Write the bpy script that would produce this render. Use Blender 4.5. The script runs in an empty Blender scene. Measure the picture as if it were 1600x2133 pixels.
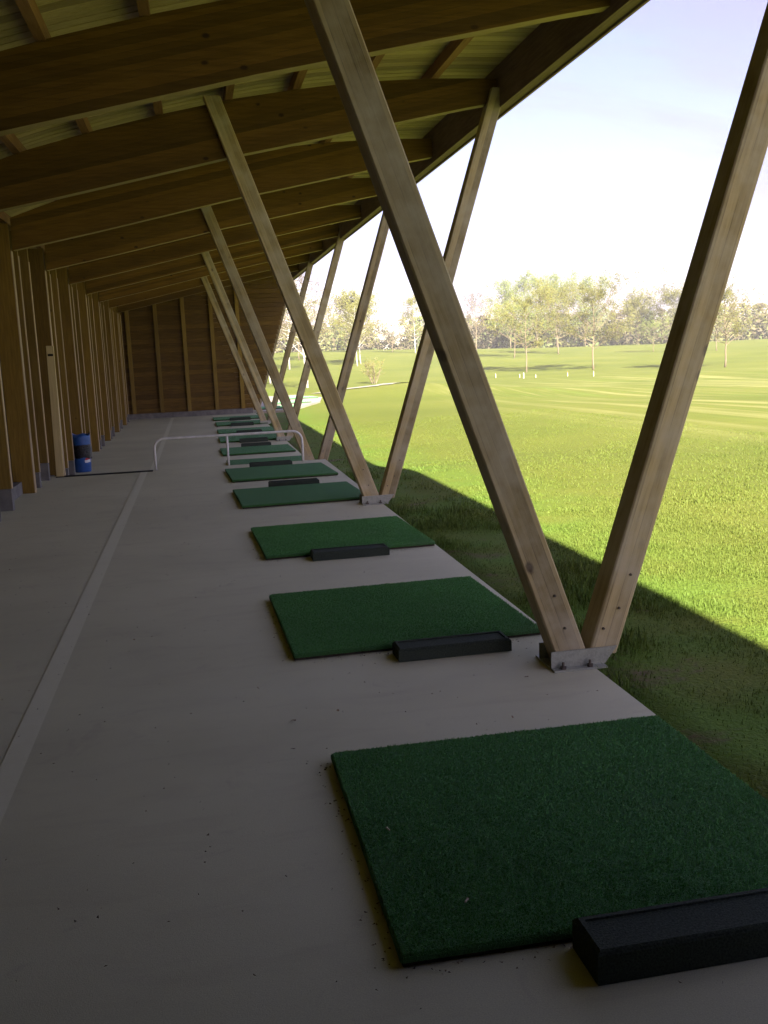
import bpy, math, random
import numpy as np
from mathutils import Matrix, Vector

sc = bpy.context.scene
C = sc.collection
R = math.radians

# ------------------------------------------------------------------ camera
H = 1.55
yaw, pit, rol = 0.177999, 0.160675, -0.04497
fw = Vector((math.sin(yaw)*math.cos(pit), math.cos(yaw)*math.cos(pit), -math.sin(pit)))
r0 = Vector((math.cos(yaw), -math.sin(yaw), 0)); u0 = r0.cross(fw)
rr = r0*math.cos(rol) + u0*math.sin(rol); uu = -r0*math.sin(rol) + u0*math.cos(rol)
cd = bpy.data.cameras.new('camera'); cam = bpy.data.objects.new('camera', cd); C.objects.link(cam)
cd.sensor_fit = 'HORIZONTAL'; cd.sensor_width = 36; cd.lens = 36*2080/1600
cd.clip_start = .05; cd.clip_end = 3000
cam.matrix_world = Matrix(((rr.x, uu.x, -fw.x, 0), (rr.y, uu.y, -fw.y, 0), (rr.z, uu.z, -fw.z, H), (0, 0, 0, 1)))
sc.camera = cam

# ------------------------------------------------------------------ sky, sun, exposure
SUN = Vector((.125, -1.88, 1.0)).normalized()          # towards the sun: behind the camera, a little to the right
EL = math.asin(SUN.z)
wd = bpy.data.worlds.new('World'); sc.world = wd; wd.use_nodes = True
nt = wd.node_tree; nt.nodes.clear()
N = nt.nodes.new; L = nt.links.new
sky = N('ShaderNodeTexSky'); sky.sky_type = 'NISHITA'; sky.sun_disc = False
sky.sun_elevation = EL; sky.sun_rotation = math.atan2(SUN.x, SUN.y)
sky.air_density = 1.0; sky.dust_density = 1.2; sky.ozone_density = 1.4; sky.altitude = 150
bg = N('ShaderNodeBackground'); bg.inputs['Strength'].default_value = .0505
wo = N('ShaderNodeOutputWorld')
tc = N('ShaderNodeTexCoord')
sep = N('ShaderNodeSeparateXYZ'); L(tc.outputs['Generated'], sep.inputs[0])
mx = N('ShaderNodeMath'); mx.operation = 'ADD'; mx.inputs[1].default_value = .22; L(sep.outputs['Z'], mx.inputs[0])
dv = N('ShaderNodeVectorMath'); dv.operation = 'DIVIDE'; L(tc.outputs['Generated'], dv.inputs[0]); L(mx.outputs[0], dv.inputs[1])
mp = N('ShaderNodeMapping'); mp.inputs['Scale'].default_value = (.55, 1.7, 1.0); mp.inputs['Rotation'].default_value = (0, 0, R(-24)); L(dv.outputs[0], mp.inputs[0])
cn = N('ShaderNodeTexNoise'); cn.inputs['Scale'].default_value = 1.5; cn.inputs['Detail'].default_value = 8; cn.inputs['Roughness'].default_value = .56; cn.inputs['Distortion'].default_value = .5
L(mp.outputs[0], cn.inputs['Vector'])
cr = N('ShaderNodeMapRange'); cr.inputs[1].default_value = .44; cr.inputs[2].default_value = .70; cr.inputs[3].default_value = .25; cr.inputs[4].default_value = .85
L(cn.outputs['Fac'], cr.inputs[0])
mixw = N('ShaderNodeMix'); mixw.data_type = 'RGBA'
tint = N('ShaderNodeMix'); tint.data_type = 'RGBA'; tint.blend_type = 'MULTIPLY'; tint.inputs['Factor'].default_value = 1; tint.inputs['B'].default_value = (1.0, .80, 1.04, 1)
L(sky.outputs[0], tint.inputs['A'])
L(cr.outputs[0], mixw.inputs['Factor']); L(tint.outputs['Result'], mixw.inputs['A']); mixw.inputs['B'].default_value = (2.4, 2.15, 3.1, 1)
L(mixw.outputs['Result'], bg.inputs['Color']); L(bg.outputs[0], wo.inputs[0])

sd = bpy.data.lights.new('sun', 'SUN'); sd.energy = 5.0; sd.angle = R(.53); sd.color = (1, .93, .82)
so = bpy.data.objects.new('sun', sd); C.objects.link(so); so.rotation_euler = (-SUN).to_track_quat('-Z', 'Y').to_euler(); so.location = (0, 0, 20)
vs = sc.view_settings
vs.view_transform = 'Standard'; vs.look = 'None'; vs.gamma = 1; vs.use_curve_mapping = False
vs.exposure = 2.56
sc.cycles.max_bounces = 6; sc.cycles.diffuse_bounces = 4; sc.cycles.transmission_bounces = 2; sc.cycles.transparent_max_bounces = 2; sc.cycles.use_denoising = True

# ------------------------------------------------------------------ helpers
class MB:
    """collects faces for one mesh"""
    def __init__(s): s.v = []; s.f = []; s.m = []
    def add(s, vs, fs, mi=0):
        o = len(s.v); s.v.extend(vs); s.f.extend([tuple(i+o for i in q) for q in fs]); s.m.extend([mi]*len(fs))
    def box(s, a, b, c=0.0, mi=0):
        (x0, y0, z0), (x1, y1, z1) = a, b
        if c <= 0:
            s.add([(x0,y0,z0),(x1,y0,z0),(x1,y1,z0),(x0,y1,z0),(x0,y0,z1),(x1,y0,z1),(x1,y1,z1),(x0,y1,z1)],
                  [(0,3,2,1),(4,5,6,7),(0,1,5,4),(1,2,6,5),(2,3,7,6),(3,0,4,7)], mi)
        else:   # chamfered top edge and side edges
            pts = [(x0+c,y0),(x1-c,y0),(x1,y0+c),(x1,y1-c),(x1-c,y1),(x0+c,y1),(x0,y1-c),(x0,y0+c)]
            ins = [(x0+2*c,y0+c),(x1-2*c,y0+c),(x1-c,y0+2*c),(x1-c,y1-2*c),(x1-2*c,y1-c),(x0+2*c,y1-c),(x0+c,y1-2*c),(x0+c,y0+2*c)]
            v = [(x,y,z0) for x,y in pts]+[(x,y,z1-c) for x,y in pts]+[(x,y,z1) for x,y in ins]
            f = [tuple(range(7,-1,-1)), tuple(range(16,24))]
            for k in range(2):
                for i in range(8):
                    j = (i+1) % 8; f.append((k*8+i, k*8+j, k*8+8+j, k*8+8+i))
            s.add(v, f, mi)
    def tube(s, pts, rad, n=8, mi=0, cap=True):
        pts = [Vector(p) for p in pts]; rs = rad if isinstance(rad, (list, tuple)) else [rad]*len(pts)
        o = len(s.v); prev = None
        for i, p in enumerate(pts):
            t = (pts[min(i+1, len(pts)-1)]-pts[max(i-1, 0)]).normalized()
            a = prev if prev is not None else (Vector((0,0,1)) if abs(t.z) < .9 else Vector((1,0,0)))
            a = (a-t*a.dot(t)).normalized(); prev = a; b = t.cross(a)
            for k in range(n):
                w = 2*math.pi*k/n; s.v.append(tuple(p+(a*math.cos(w)+b*math.sin(w))*rs[i]))
        for i in range(len(pts)-1):
            for k in range(n):
                k2 = (k+1) % n; s.f.append((o+i*n+k, o+i*n+k2, o+(i+1)*n+k2, o+(i+1)*n+k)); s.m.append(mi)
        if cap:
            s.f.append(tuple(o+k for k in range(n-1,-1,-1))); s.m.append(mi)
            q = o+(len(pts)-1)*n; s.f.append(tuple(q+k for k in range(n))); s.m.append(mi)
    def mesh(s, name, mats):
        me = bpy.data.meshes.new(name); me.from_pydata(s.v, [], s.f)
        for m in mats: me.materials.append(m)
        if len(mats) > 1: me.polygons.foreach_set('material_index', s.m)
        me.update(); return me
    def build(s, name, mats, parent=None, smooth=False, loc=None):
        if not isinstance(mats, (list, tuple)): mats = [mats]
        me = s.mesh(name, mats)
        if smooth: me.polygons.foreach_set('use_smooth', [True]*len(me.polygons))
        return link(name, me, parent, loc)

def link(name, me, parent=None, loc=None):
    o = bpy.data.objects.new(name, me); C.objects.link(o)
    if parent: o.parent = parent
    if loc is not None: o.location = loc
    return o
def tag(o, label=None, cat=None, group=None, kind=None):
    if label: o['label'] = label
    if cat: o['category'] = cat
    if group: o['group'] = group
    if kind: o['kind'] = kind
    return o
def empty(name, loc=(0,0,0), rz=0):
    o = bpy.data.objects.new(name, None); C.objects.link(o); o.location = loc; o.rotation_euler.z = rz
    o.empty_display_size = .2; return o
def sstep(a, b, x):
    t = max(0.0, min(1.0, (x-a)/(b-a))); return t*t*(3-2*t)

# ------------------------------------------------------------------ materials
class NT:
    def __init__(s, name, rough=.7, spec=.3):
        s.mat = bpy.data.materials.new(name); s.mat.use_nodes = True; s.t = s.mat.node_tree
        s.b = s.t.nodes['Principled BSDF']; s.b.inputs['Roughness'].default_value = rough
        s.b.inputs['Specular IOR Level'].default_value = spec
    def n(s, k, **kw):
        q = s.t.nodes.new(k)
        for a, v in kw.items():
            if hasattr(q, a) and a not in ('Scale',): setattr(q, a, v)
            else: q.inputs[a].default_value = v
        return q
    def l(s, a, b): s.t.links.new(a, b)
    def coord(s, scale=(1,1,1), rnd=False, kind='Object', rot=(0,0,0)):
        c = s.n('ShaderNodeTexCoord'); m = s.n('ShaderNodeMapping'); m.inputs['Scale'].default_value = scale; m.inputs['Rotation'].default_value = rot
        if rnd:
            oi = s.n('ShaderNodeObjectInfo'); mu = s.n('ShaderNodeMath', operation='MULTIPLY'); mu.inputs[1].default_value = 57.0; s.l(oi.outputs['Random'], mu.inputs[0])
            ad = s.n('ShaderNodeVectorMath', operation='ADD'); s.l(c.outputs[kind], ad.inputs[0]); s.l(mu.outputs[0], ad.inputs[1]); s.l(ad.outputs[0], m.inputs[0])
        else: s.l(c.outputs[kind], m.inputs[0])
        return m.outputs[0]
    def world(s, scale=(1,1,1), rot=(0,0,0)):
        g = s.n('ShaderNodeNewGeometry'); m = s.n('ShaderNodeMapping'); m.inputs['Scale'].default_value = scale; m.inputs['Rotation'].default_value = rot; s.l(g.outputs['Position'], m.inputs[0]); return m.outputs[0]
    def noise(s, vec, scale, detail=4, rough=.55, dist=0):
        q = s.n('ShaderNodeTexNoise'); q.inputs['Scale'].default_value = scale; q.inputs['Detail'].default_value = detail; q.inputs['Roughness'].default_value = rough; q.inputs['Distortion'].default_value = dist; s.l(vec, q.inputs['Vector']); return q.outputs['Fac']
    def ramp(s, fac, stops):
        q = s.n('ShaderNodeValToRGB'); e = q.color_ramp.elements
        e[0].position, e[0].color = stops[0][0], (*stops[0][1], 1)
        e[1].position, e[1].color = stops[-1][0], (*stops[-1][1], 1)
        for p, c in stops[1:-1]:
            k = e.new(p); k.color = (*c, 1)
        s.l(fac, q.inputs[0]); return q.outputs[0]
    def mr(s, v, a, b, c=0., d=1.):
        q = s.n('ShaderNodeMapRange'); q.inputs[1].default_value = a; q.inputs[2].default_value = b; q.inputs[3].default_value = c; q.inputs[4].default_value = d; s.l(v, q.inputs[0]); return q.outputs[0]
    def math(s, op, a, b=None):
        q = s.n('ShaderNodeMath', operation=op)
        for i, v in enumerate((a, b)):
            if v is None: continue
            if isinstance(v, (int, float)): q.inputs[i].default_value = v
            else: s.l(v, q.inputs[i])
        return q.outputs[0]
    def mix(s, f, a, b, mode='MIX'):
        q = s.n('ShaderNodeMix', data_type='RGBA', blend_type=mode)
        for k, v in (('Factor', f), ('A', a), ('B', b)):
            if isinstance(v, (int, float)): q.inputs[k].default_value = v
            elif isinstance(v, tuple): q.inputs[k].default_value = (*v, 1)
            else: s.l(v, q.inputs[k])
        return q.outputs['Result']
    def col(s, v):
        if isinstance(v, tuple): s.b.inputs['Base Color'].default_value = (*v, 1)
        else: s.l(v, s.b.inputs['Base Color'])
    def bump(s, h, strength=.3, dist=.01):
        q = s.n('ShaderNodeBump'); q.inputs['Strength'].default_value = strength; q.inputs['Distance'].default_value = dist; s.l(h, q.inputs['Height']); s.l(q.outputs[0], s.b.inputs['Normal'])

def wood(name, axis, dark, mid, light, lam=None, knots=1.0, rough=.72, grey=None, flat=None, kr=.07):
    m = NT(name, rough, .25)
    st = [9, 9, 9]; st[axis] = .55
    v = m.coord(tuple(st), rnd=True)
    g = m.noise(v, 5.5, 6, .68, .15)
    v2 = m.coord((1.3,)*3, rnd=True); big = m.noise(v2, .7, 2)
    c = m.ramp(g, [(.25, dark), (.5, mid), (.78, light)])
    c = m.mix(m.mr(big, .3, .7, .0, .55), c, m.mix(1.0, c, (.62, .58, .55), 'MULTIPLY'))
    h = g
    if lam is not None:            # glued layers, each with its own tone and a dark joint
        la, pitch, shear = lam
        tcn = m.n('ShaderNodeTexCoord'); sp = m.n('ShaderNodeSeparateXYZ'); m.l(tcn.outputs['Object'], sp.inputs[0])
        d = sp.outputs['XYZ'[la]]
        if shear: d = m.math('SUBTRACT', d, m.math('MULTIPLY', sp.outputs['X'], shear))
        q = m.math('DIVIDE', d, pitch); fl = m.math('FLOOR', q); fr = m.math('FRACT', q)
        oi = m.n('ShaderNodeObjectInfo')
        wn = m.n('ShaderNodeTexWhiteNoise', noise_dimensions='1D'); m.l(m.math('ADD', fl, m.math('MULTIPLY', oi.outputs['Random'], 91.)), wn.inputs['W'])
        c = m.mix(1.0, c, m.ramp(wn.outputs['Value'], [(0, (.62, .62, .64)), (1, (1.22, 1.18, 1.14))]), 'MULTIPLY')
        e = m.math('ABSOLUTE', m.math('SUBTRACT', fr, .5))
        crk = m.math('MULTIPLY', m.mr(e, .455, .5), m.mr(m.noise(m.coord((1.7,)*3, rnd=True), 1.7, 2), .42, .55))
        c = m.mix(m.math('MULTIPLY', crk, .8), c, (.05, .035, .02))
    if knots:
        ks = [5.0, 5.0, 5.0]; ks[axis] = 3.0
        if flat is not None: ks[flat] = 0.0
        vo = m.n('ShaderNodeTexVoronoi'); vo.inputs['Scale'].default_value = 1.35; vo.inputs['Randomness'].default_value = 1; m.l(m.coord(tuple(ks), rnd=True), vo.inputs['Vector'])
        kn = m.noise(m.coord((40,)*3), 1, 2)
        kd = m.math('ADD', vo.outputs['Distance'], m.math('MULTIPLY', kn, .05))
        pick = m.n('ShaderNodeSeparateColor'); m.l(vo.outputs['Color'], pick.inputs[0])
        c = m.mix(m.math('MULTIPLY', m.mr(kd, kr, kr+.07, .9*knots, 0), m.mr(pick.outputs[0], .45, .55)), c, (.04, .02, .01))
    if grey: 
        gn = m.noise(m.coord((2, 2, 2), rnd=True), 1.6, 5, .6)
        c = m.mix(m.mr(gn, .38, .66, 0, .7), c, grey)
    oi = m.n('ShaderNodeObjectInfo')
    c = m.mix(1.0, c, m.ramp(oi.outputs['Random'], [(0, (.72, .70, .69)), (1, (1.16, 1.15, 1.10))]), 'MULTIPLY')
    m.col(c); m.bump(h, .35, .004); return m.mat

M = {}
M['rafter'] = wood('rafter_wood', 0, (.145,.082,.012), (.212,.126,.020), (.28,.174,.032), lam=(2, .042, .21), flat=1, kr=.10)
M['rafter_lit_edge'] = wood('rafter_lit_underside_wood', 0, (.33,.25,.10), (.43,.34,.14), (.52,.42,.19), knots=.3)  # paler underside tone stands in for light bounced up from the floor
M['leg'] = wood('leg_wood', 2, (.29,.235,.11), (.435,.365,.19), (.55,.47,.27), lam=(0, .049, 0), grey=(.49,.455,.35), flat=1, kr=.12)
M['board'] = wood('board_wood', 0, (.40,.32,.16), (.54,.45,.24), (.63,.54,.31), knots=.4, flat=2)
M['purlin'] = wood('purlin_wood', 1, (.20,.105,.05), (.30,.17,.08), (.38,.22,.11), knots=.4)
M['post'] = wood('post_wood', 2, (.145,.089,.015), (.225,.146,.026), (.305,.205,.040), flat=1)
M['edge_lit'] = wood('lit_edge_wood', 2, (.36,.27,.15), (.50,.39,.24), (.60,.49,.32), knots=.4)  # light from the open side painted in as a paler wood tone
M['stud'] = wood('stud_wood', 2, (.16,.104,.019), (.26,.177,.036), (.34,.24,.055), knots=.6, flat=1)
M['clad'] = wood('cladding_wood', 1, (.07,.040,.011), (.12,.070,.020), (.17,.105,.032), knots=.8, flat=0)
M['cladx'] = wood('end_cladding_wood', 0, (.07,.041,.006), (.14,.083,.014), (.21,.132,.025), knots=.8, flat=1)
M['eave'] = wood('eave_wood', 1, (.16,.11,.08), (.26,.19,.14), (.36,.28,.21), knots=.5)
M['pale_plank'] = wood('pale_plank_wood', 2, (.5,.4,.2), (.58,.48,.25), (.66,.56,.33), knots=.3)

m = NT('concrete', .85, .25)
w = m.world(); n1 = m.noise(w, .55, 5, .6); n2 = m.noise(w, 260, 2, .6); n3 = m.noise(m.world((1.4, 5, 1)), 1.3, 6, .65, .7); n4 = m.noise(w, 38, 4, .7)
c = m.ramp(n1, [(.3, (.575,.575,.41)), (.5, (.65,.65,.465)), (.7, (.705,.705,.51))])
c = m.mix(m.mr(n2, .3, .75, 0, .75), c, m.mix(1.0, c, (.66,.65,.64), 'MULTIPLY'))
c = m.mix(m.mr(n3, .52, .74, 0, .38), c, (.45,.425,.31))
c = m.mix(m.mr(n4, .66, .78, 0, .35), c, (.22,.19,.165))
n5 = m.noise(w, 2.3, 5, .7, 1.2); c = m.mix(m.mr(n5, .60, .72, 0, .30), c, (.34,.30,.25))
vo = m.n('ShaderNodeTexVoronoi'); vo.inputs['Scale'].default_value = 2.6; m.l(w, vo.inputs['Vector']); pk = m.n('ShaderNodeSeparateColor'); m.l(vo.outputs['Color'], pk.inputs[0])
spk = m.math('MULTIPLY', m.mr(m.math('ADD', vo.outputs['Distance'], m.math('MULTIPLY', n4, .05)), .030, .055, .75, 0), m.mr(pk.outputs[0], .5, .6)); c = m.mix(spk, c, (.14,.115,.09))
m.col(c); m.bump(m.math('ADD', n2, n4), .25, .003); M['concrete'] = m.mat

m = NT('faded_line_paint', .8, .3)
w = m.world(); n1 = m.noise(w, 9, 6, .65); n2 = m.noise(w, 240, 2)
c = m.mix(m.mr(n1, .35, .7, .05, .6), (.71,.715,.55), (.645,.645,.47)); c = m.mix(m.mr(n2, .4, .75, 0, .4), c, (.56,.545,.41)); m.col(c); M['stripe'] = m.mat

m = NT('kerb_concrete', .9, .2)
n1 = m.noise(m.world(), 7, 5, .6); m.col(m.ramp(n1, [(.3, (.13,.128,.125)), (.7, (.22,.215,.20))])); m.bump(n1, .3, .01); M['kerb'] = m.mat

m = NT('sandy_paving', .9, .2)
n1 = m.noise(m.world(), 1.5, 5, .6); m.col(m.ramp(n1, [(.3, (.24,.22,.17)), (.7, (.36,.33,.26))])); M['kerb2'] = m.mat

m = NT('green_turf', .95, .12)
oc = m.coord(); n1 = m.noise(oc, 190, 3, .75); n2 = m.noise(oc, 2.2, 6, .65); n3 = m.noise(oc, 55, 4, .75)
c = m.ramp(n1, [(.30, (.020,.066,.013)), (.5, (.046,.160,.033)), (.72, (.095,.28,.072))])
c = m.mix(m.mr(n2, .38, .68, 0, .55), c, m.mix(1.0, c, (.6,.66,.62), 'MULTIPLY'))
c = m.mix(m.mr(n3, .62, .78, 0, .5), c, (.085,.105,.05))
n4 = m.noise(oc, 1.25, 4, .6, .8); c = m.mix(m.mr(n4, .5, .72, 0, .35), c, (.075,.14,.065))
m.col(c); m.bump(m.math('ADD', n1, n3), 1.0, .014); m.b.inputs['Sheen Weight'].default_value = .6; m.b.inputs['Sheen Roughness'].default_value = .4; m.b.inputs['Sheen Tint'].default_value = (.35,.65,.42,1); M['turf'] = m.mat
m = NT('turf_pile', .95, .1)
g_ = m.n('ShaderNodeNewGeometry'); oc = m.coord(); n2 = m.noise(oc, 2.2, 6, .65); n4 = m.noise(oc, 1.25, 4, .6, .8)
c = m.ramp(g_.outputs['Random Per Island'], [(0, (.085,.25,.066)), (.8, (.15,.42,.125)), (1, (.22,.38,.17))])
c = m.mix(m.mr(n2, .38, .68, 0, .5), c, m.mix(1.0, c, (.62,.66,.62), 'MULTIPLY')); c = m.mix(m.mr(n4, .5, .72, 0, .35), c, (.19,.34,.16)); m.col(c); M['pile'] = m.mat
m = NT('black_rubber', .9, .15)
n1 = m.noise(m.coord(), 160, 3, .7); m.col(m.ramp(n1, [(.3, (.014,.022,.015)), (.7, (.068,.085,.066))])); m.bump(n1, .6, .005); M['rubber'] = m.mat
m = NT('backing_foam', .95, .1); n1 = m.noise(m.coord(), 60, 3); m.col(m.ramp(n1, [(.3, (.02,.018,.014)), (.7, (.07,.058,.042))])); M['backing'] = m.mat

m = NT('galvanised', .5, .5); n1 = m.noise(m.world(), 45, 4, .65, .8); m.col(m.ramp(n1, [(.3, (.25,.27,.225)), (.6, (.35,.375,.32)), (.75, (.26,.245,.185))])); m.b.inputs['Metallic'].default_value = .2
m.b.inputs['Roughness'].default_value = .58; M['galv'] = m.mat
m = NT('rusty_bolt', .7, .4); m.col((.13,.11,.09)); m.b.inputs['Metallic'].default_value = .5; M['bolt'] = m.mat
m = NT('white_tube', .45, .5); n1 = m.noise(m.coord(), 14, 4); m.col(m.ramp(n1, [(.35, (.62,.62,.60)), (.6, (.76,.76,.74))])); M['white'] = m.mat
m = NT('black_strip', .8, .2); m.col((.012,.012,.012)); M['black'] = m.mat
m = NT('blue_plastic', .42, .5); n1 = m.noise(m.coord(), 9, 4); m.col(m.ramp(n1, [(.3, (.012,.065,.26)), (.7, (.025,.11,.38))])); M['blue'] = m.mat
m = NT('black_bag', .35, .5); n1 = m.noise(m.coord((1,1,2)), 9, 4, .6, 1.2); m.col((.012,.012,.014)); m.bump(n1, .9, .03); M['bag'] = m.mat
m = NT('emblem_white', .4, .4); m.col((.72,.72,.74)); M['ewhite'] = m.mat
m = NT('emblem_red', .4, .4); m.col((.45,.03,.05)); M['ered'] = m.mat
m = NT('emblem_blue', .4, .4); m.col((.03,.12,.42)); M['eblue'] = m.mat
m = NT('roof_sheet', .6, .4); m.col((.12,.12,.125)); M['sheet'] = m.mat
m = NT('stake_paint', .7, .3); m.col((.42,.39,.31)); M['stake'] = m.mat
m = NT('stake_red', .7, .3); m.col((.5,.2,.12)); M['stakered'] = m.mat
m = NT('dry_leaf', .8, .2); oi = m.n('ShaderNodeObjectInfo'); m.col(m.ramp(oi.outputs['Random'], [(0, (.07,.045,.025)), (1, (.24,.16,.08))])); M['dryleaf'] = m.mat
m = NT('grit', .9, .1); g_ = m.n('ShaderNodeNewGeometry'); m.col(m.ramp(g_.outputs['Random Per Island'], [(0, (.05,.04,.025)), (1, (.24,.19,.11))])); M['grit'] = m.mat
m = NT('tee_plastic', .5, .4); m.col((.5,.43,.33)); M['tee'] = m.mat

def grass_colour(m):
    w = m.world()
    n1 = m.noise(w, .13, 4, .6); n2 = m.noise(w, 1.3, 4, .6); n3 = m.noise(w, 34, 3, .7)
    st = m.noise(m.world((1.15, .045, 1), rot=(0, 0, R(2))), 1.25, 5, .62, .4)
    c = m.ramp(n1, [(.3, (.073,.093,.011)), (.5, (.095,.112,.015)), (.7, (.119,.129,.0215))])
    c = m.mix(m.mr(n2, .35, .7, 0, .45), c, (.078,.100,.011))
    gg = m.n('ShaderNodeNewGeometry'); sp = m.n('ShaderNodeSeparateXYZ'); m.l(gg.outputs['Position'], sp.inputs[0])
    far = m.math('MULTIPLY', m.mr(sp.outputs['X'], 7, 14), m.mr(sp.outputs['Y'], 75, 55))
    c = m.mix(m.math('MULTIPLY', m.mr(st, .50, .66, 0, .75), far), c, (.235,.225,.082))
    c = m.mix(m.math('MULTIPLY', m.mr(st, .46, .34, 0, .5), far), c, (.12,.17,.028))
    lush = m.math('MULTIPLY', m.mr(sp.outputs['X'], 4.2, 2.2), m.mr(n2, .35, .6, .25, .9)); c = m.mix(lush, c, (.074,.148,.016))
    return c, n2, n3, sp
m = NT('grass_ground', .9, .15)
c, n2, n3, sp = grass_colour(m)
c = m.mix(1.0, c, (1.42,1.36,1.36), 'MULTIPLY')
c = m.mix(m.mr(n3, .35, .72, 0, .5), c, m.mix(1.0, c, (.55,.6,.5), 'MULTIPLY'))
sn = m.noise(m.world(), 1.7, 6, .68, .4)
edge = m.mr(sp.outputs['X'], 1.75, 3.2, .085, -.07)
soil = m.mr(m.math('ADD', sn, edge), .60, .72)
c = m.mix(soil, c, m.ramp(n3, [(.3, (.085,.058,.034)), (.7, (.20,.145,.09))]))
m.col(c); m.bump(n3, .8, .03); M['ground'] = m.mat
m = NT('grass_blade', .75, .25)
c, n2, n3, sp = grass_colour(m); bn = m.noise(m.world((1,1,.2)), 60, 2)
c = m.mix(m.mr(bn, .35, .65, 0, .6), c, (.075,.115,.014)); c = m.mix(m.mr(bn, .66, .78, 0, .5), c, (.24,.20,.085))
m.col(c); M['blade'] = m.mat

def leafmat(name, a, b):
    m = NT(name, .7, .2); g = m.n('ShaderNodeNewGeometry'); c = m.ramp(g.outputs['Random Per Island'], [(0, a), (1, b)]); m.col(c)
    tr = m.n('ShaderNodeBsdfTranslucent'); m.l(c, tr.inputs[0]); ms = m.n('ShaderNodeMixShader'); ms.inputs[0].default_value = .35
    m.l(m.b.outputs[0], ms.inputs[1]); m.l(tr.outputs[0], ms.inputs[2]); m.l(ms.outputs[0], m.t.nodes['Material Output'].inputs[0]); return m.mat
M['leaf_olive'] = leafmat('leaf_olive', (.090,.092,.022), (.175,.168,.048))
M['leaf_pale'] = leafmat('leaf_pale', (.125,.160,.038), (.215,.25,.075))
M['leaf_yellow'] = leafmat('leaf_yellow', (.135,.138,.030), (.235,.225,.062))
M['leaf_bud'] = leafmat('leaf_bud', (.075,.060,.045), (.15,.12,.085))
M['blossom'] = leafmat('blossom', (.62,.58,.52), (.80,.78,.74))
m = NT('bark', .9, .1); n1 = m.noise(m.coord((6,6,1)), 3, 5); m.col(m.ramp(n1, [(.3, (.12,.09,.055)), (.7, (.20,.16,.105))])); M['bark'] = m.mat
m = NT('birch_bark', .8, .2); n1 = m.noise(m.coord((2,2,7)), 2.2, 5, .7); m.col(m.ramp(n1, [(.34, (.10,.085,.07)), (.46, (.33,.31,.27)), (.7, (.44,.41,.36))])); M['birch'] = m.mat
m = NT('twig', .9, .1); m.col((.15,.115,.072)); M['twig'] = m.mat
m = NT('far_bare', .95, .05); g = m.n('ShaderNodeNewGeometry'); m.col(m.ramp(g.outputs['Random Per Island'], [(0, (.085,.070,.042)), (1, (.125,.105,.062))])); M['far_bare'] = m.mat
m = NT('far_olive', .95, .05); g = m.n('ShaderNodeNewGeometry'); m.col(m.ramp(g.outputs['Random Per Island'], [(0, (.09,.092,.032)), (1, (.14,.138,.052))])); M['far_olive'] = m.mat
m = NT('far_green', .95, .05); g = m.n('ShaderNodeNewGeometry'); m.col(m.ramp(g.outputs['Random Per Island'], [(0, (.085,.108,.036)), (1, (.13,.155,.058))])); M['far_green'] = m.mat

# ------------------------------------------------------------------ ground
STEP = -.243; YS = 14.6; Y0 = -17.0; YE = 32.15; XF = 1.784; XW = -2.04
def terrain(x, y):
    r = math.hypot(x, y); az = math.degrees(math.atan2(x, y)) if r > 1e-6 else 0
    near = -.06-.25*sstep(12.5, 16.5, y)
    far = -.12-.80*sstep(14, 62, r)
    rise = (2.75-1.35*sstep(6, 22, az))*sstep(72, 175, r) if y > 0 else .5*sstep(72, 175, r)
    w = sstep(2.6, 9, abs(x))
    if y > 31: w = max(sstep(7.5, 14, abs(x)), sstep(54, 68, y))
    if y < -18: w = max(w, sstep(20, 30, -y))
    und = .13*math.sin(x*.11+1.3)*math.sin(y*.083+.4)+.06*math.sin(x*.31+y*.17)
    z = near*(1-w)+w*far+und*sstep(18, 40, r)*w
    z += .55*math.exp(-(((x-11.5)/5.0)**2+((y-44)/5.5)**2))
    if -2.7 < x < 1.76 and Y0-.5 < y < YE+.5: z = -.6
    return z+rise
def axis(lo, segs):
    a = [lo]
    for hi, st in segs:
        while a[-1]+st < hi-1e-6: a.append(a[-1]+st)
        a.append(hi)
    return a
xs = axis(-900, [(-200,175),(-60,35),(-20,8),(-2.8,4.3),(-2.65,.15),(1.70,1.45),(1.775,.075),(4,.25),(12,.5),(60,2),(140,5),(200,12),(900,175)])
ys = axis(-900, [(-200,175),(-60,35),(-20,8),(-17.6,1.2),(-17.4,.2),(0,4.35),(20,.5),(32.6,.7),(32.75,.15),(60,.8),(140,4),(220,8),(400,30),(900,125)])
g = MB(); nx, ny = len(xs), len(ys)
g.v = [(x, y, terrain(x, y)) for y in ys for x in xs]
g.f = [(j*nx+i, j*nx+i+1, (j+1)*nx+i+1, (j+1)*nx+i) for j in range(ny-1) for i in range(nx-1)]
g.m = [0]*len(g.f)
tag(g.build('ground', M['ground'], smooth=True), kind='structure')

# ------------------------------------------------------------------ concrete floor on two levels
b = MB(); b.box((-2.6, Y0, -.55), (XF, YS, 0), .004)
floor = tag(b.build('floor', M['concrete']), kind='structure')
b = MB(); b.box((-2.6, YS+.002, -.75), (XF-.01, YE+.4, STEP), .004)
floor2 = tag(b.build('floor_lower_level', M['concrete']), kind='structure')
b = MB(); b.add([(-.868,Y0,.003),(-.772,Y0,.003),(-.772,YS-.03,.003),(-.868,YS-.03,.003)], [(0,1,2,3)])
b.build('painted_line', M['stripe'], floor)
b = MB(); b.add([(-.868,YS+.06,STEP+.003),(-.772,YS+.06,STEP+.003),(-.772,YE-.2,STEP+.003),(-.868,YE-.2,STEP+.003)], [(0,1,2,3)])
b.build('painted_line', M['stripe'], floor2)
b = MB(); b.box((-2.02, YS-.20, .001), (-.70, YS-.07, .010)); b.build('step_edge_strip', M['black'], floor)

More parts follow.
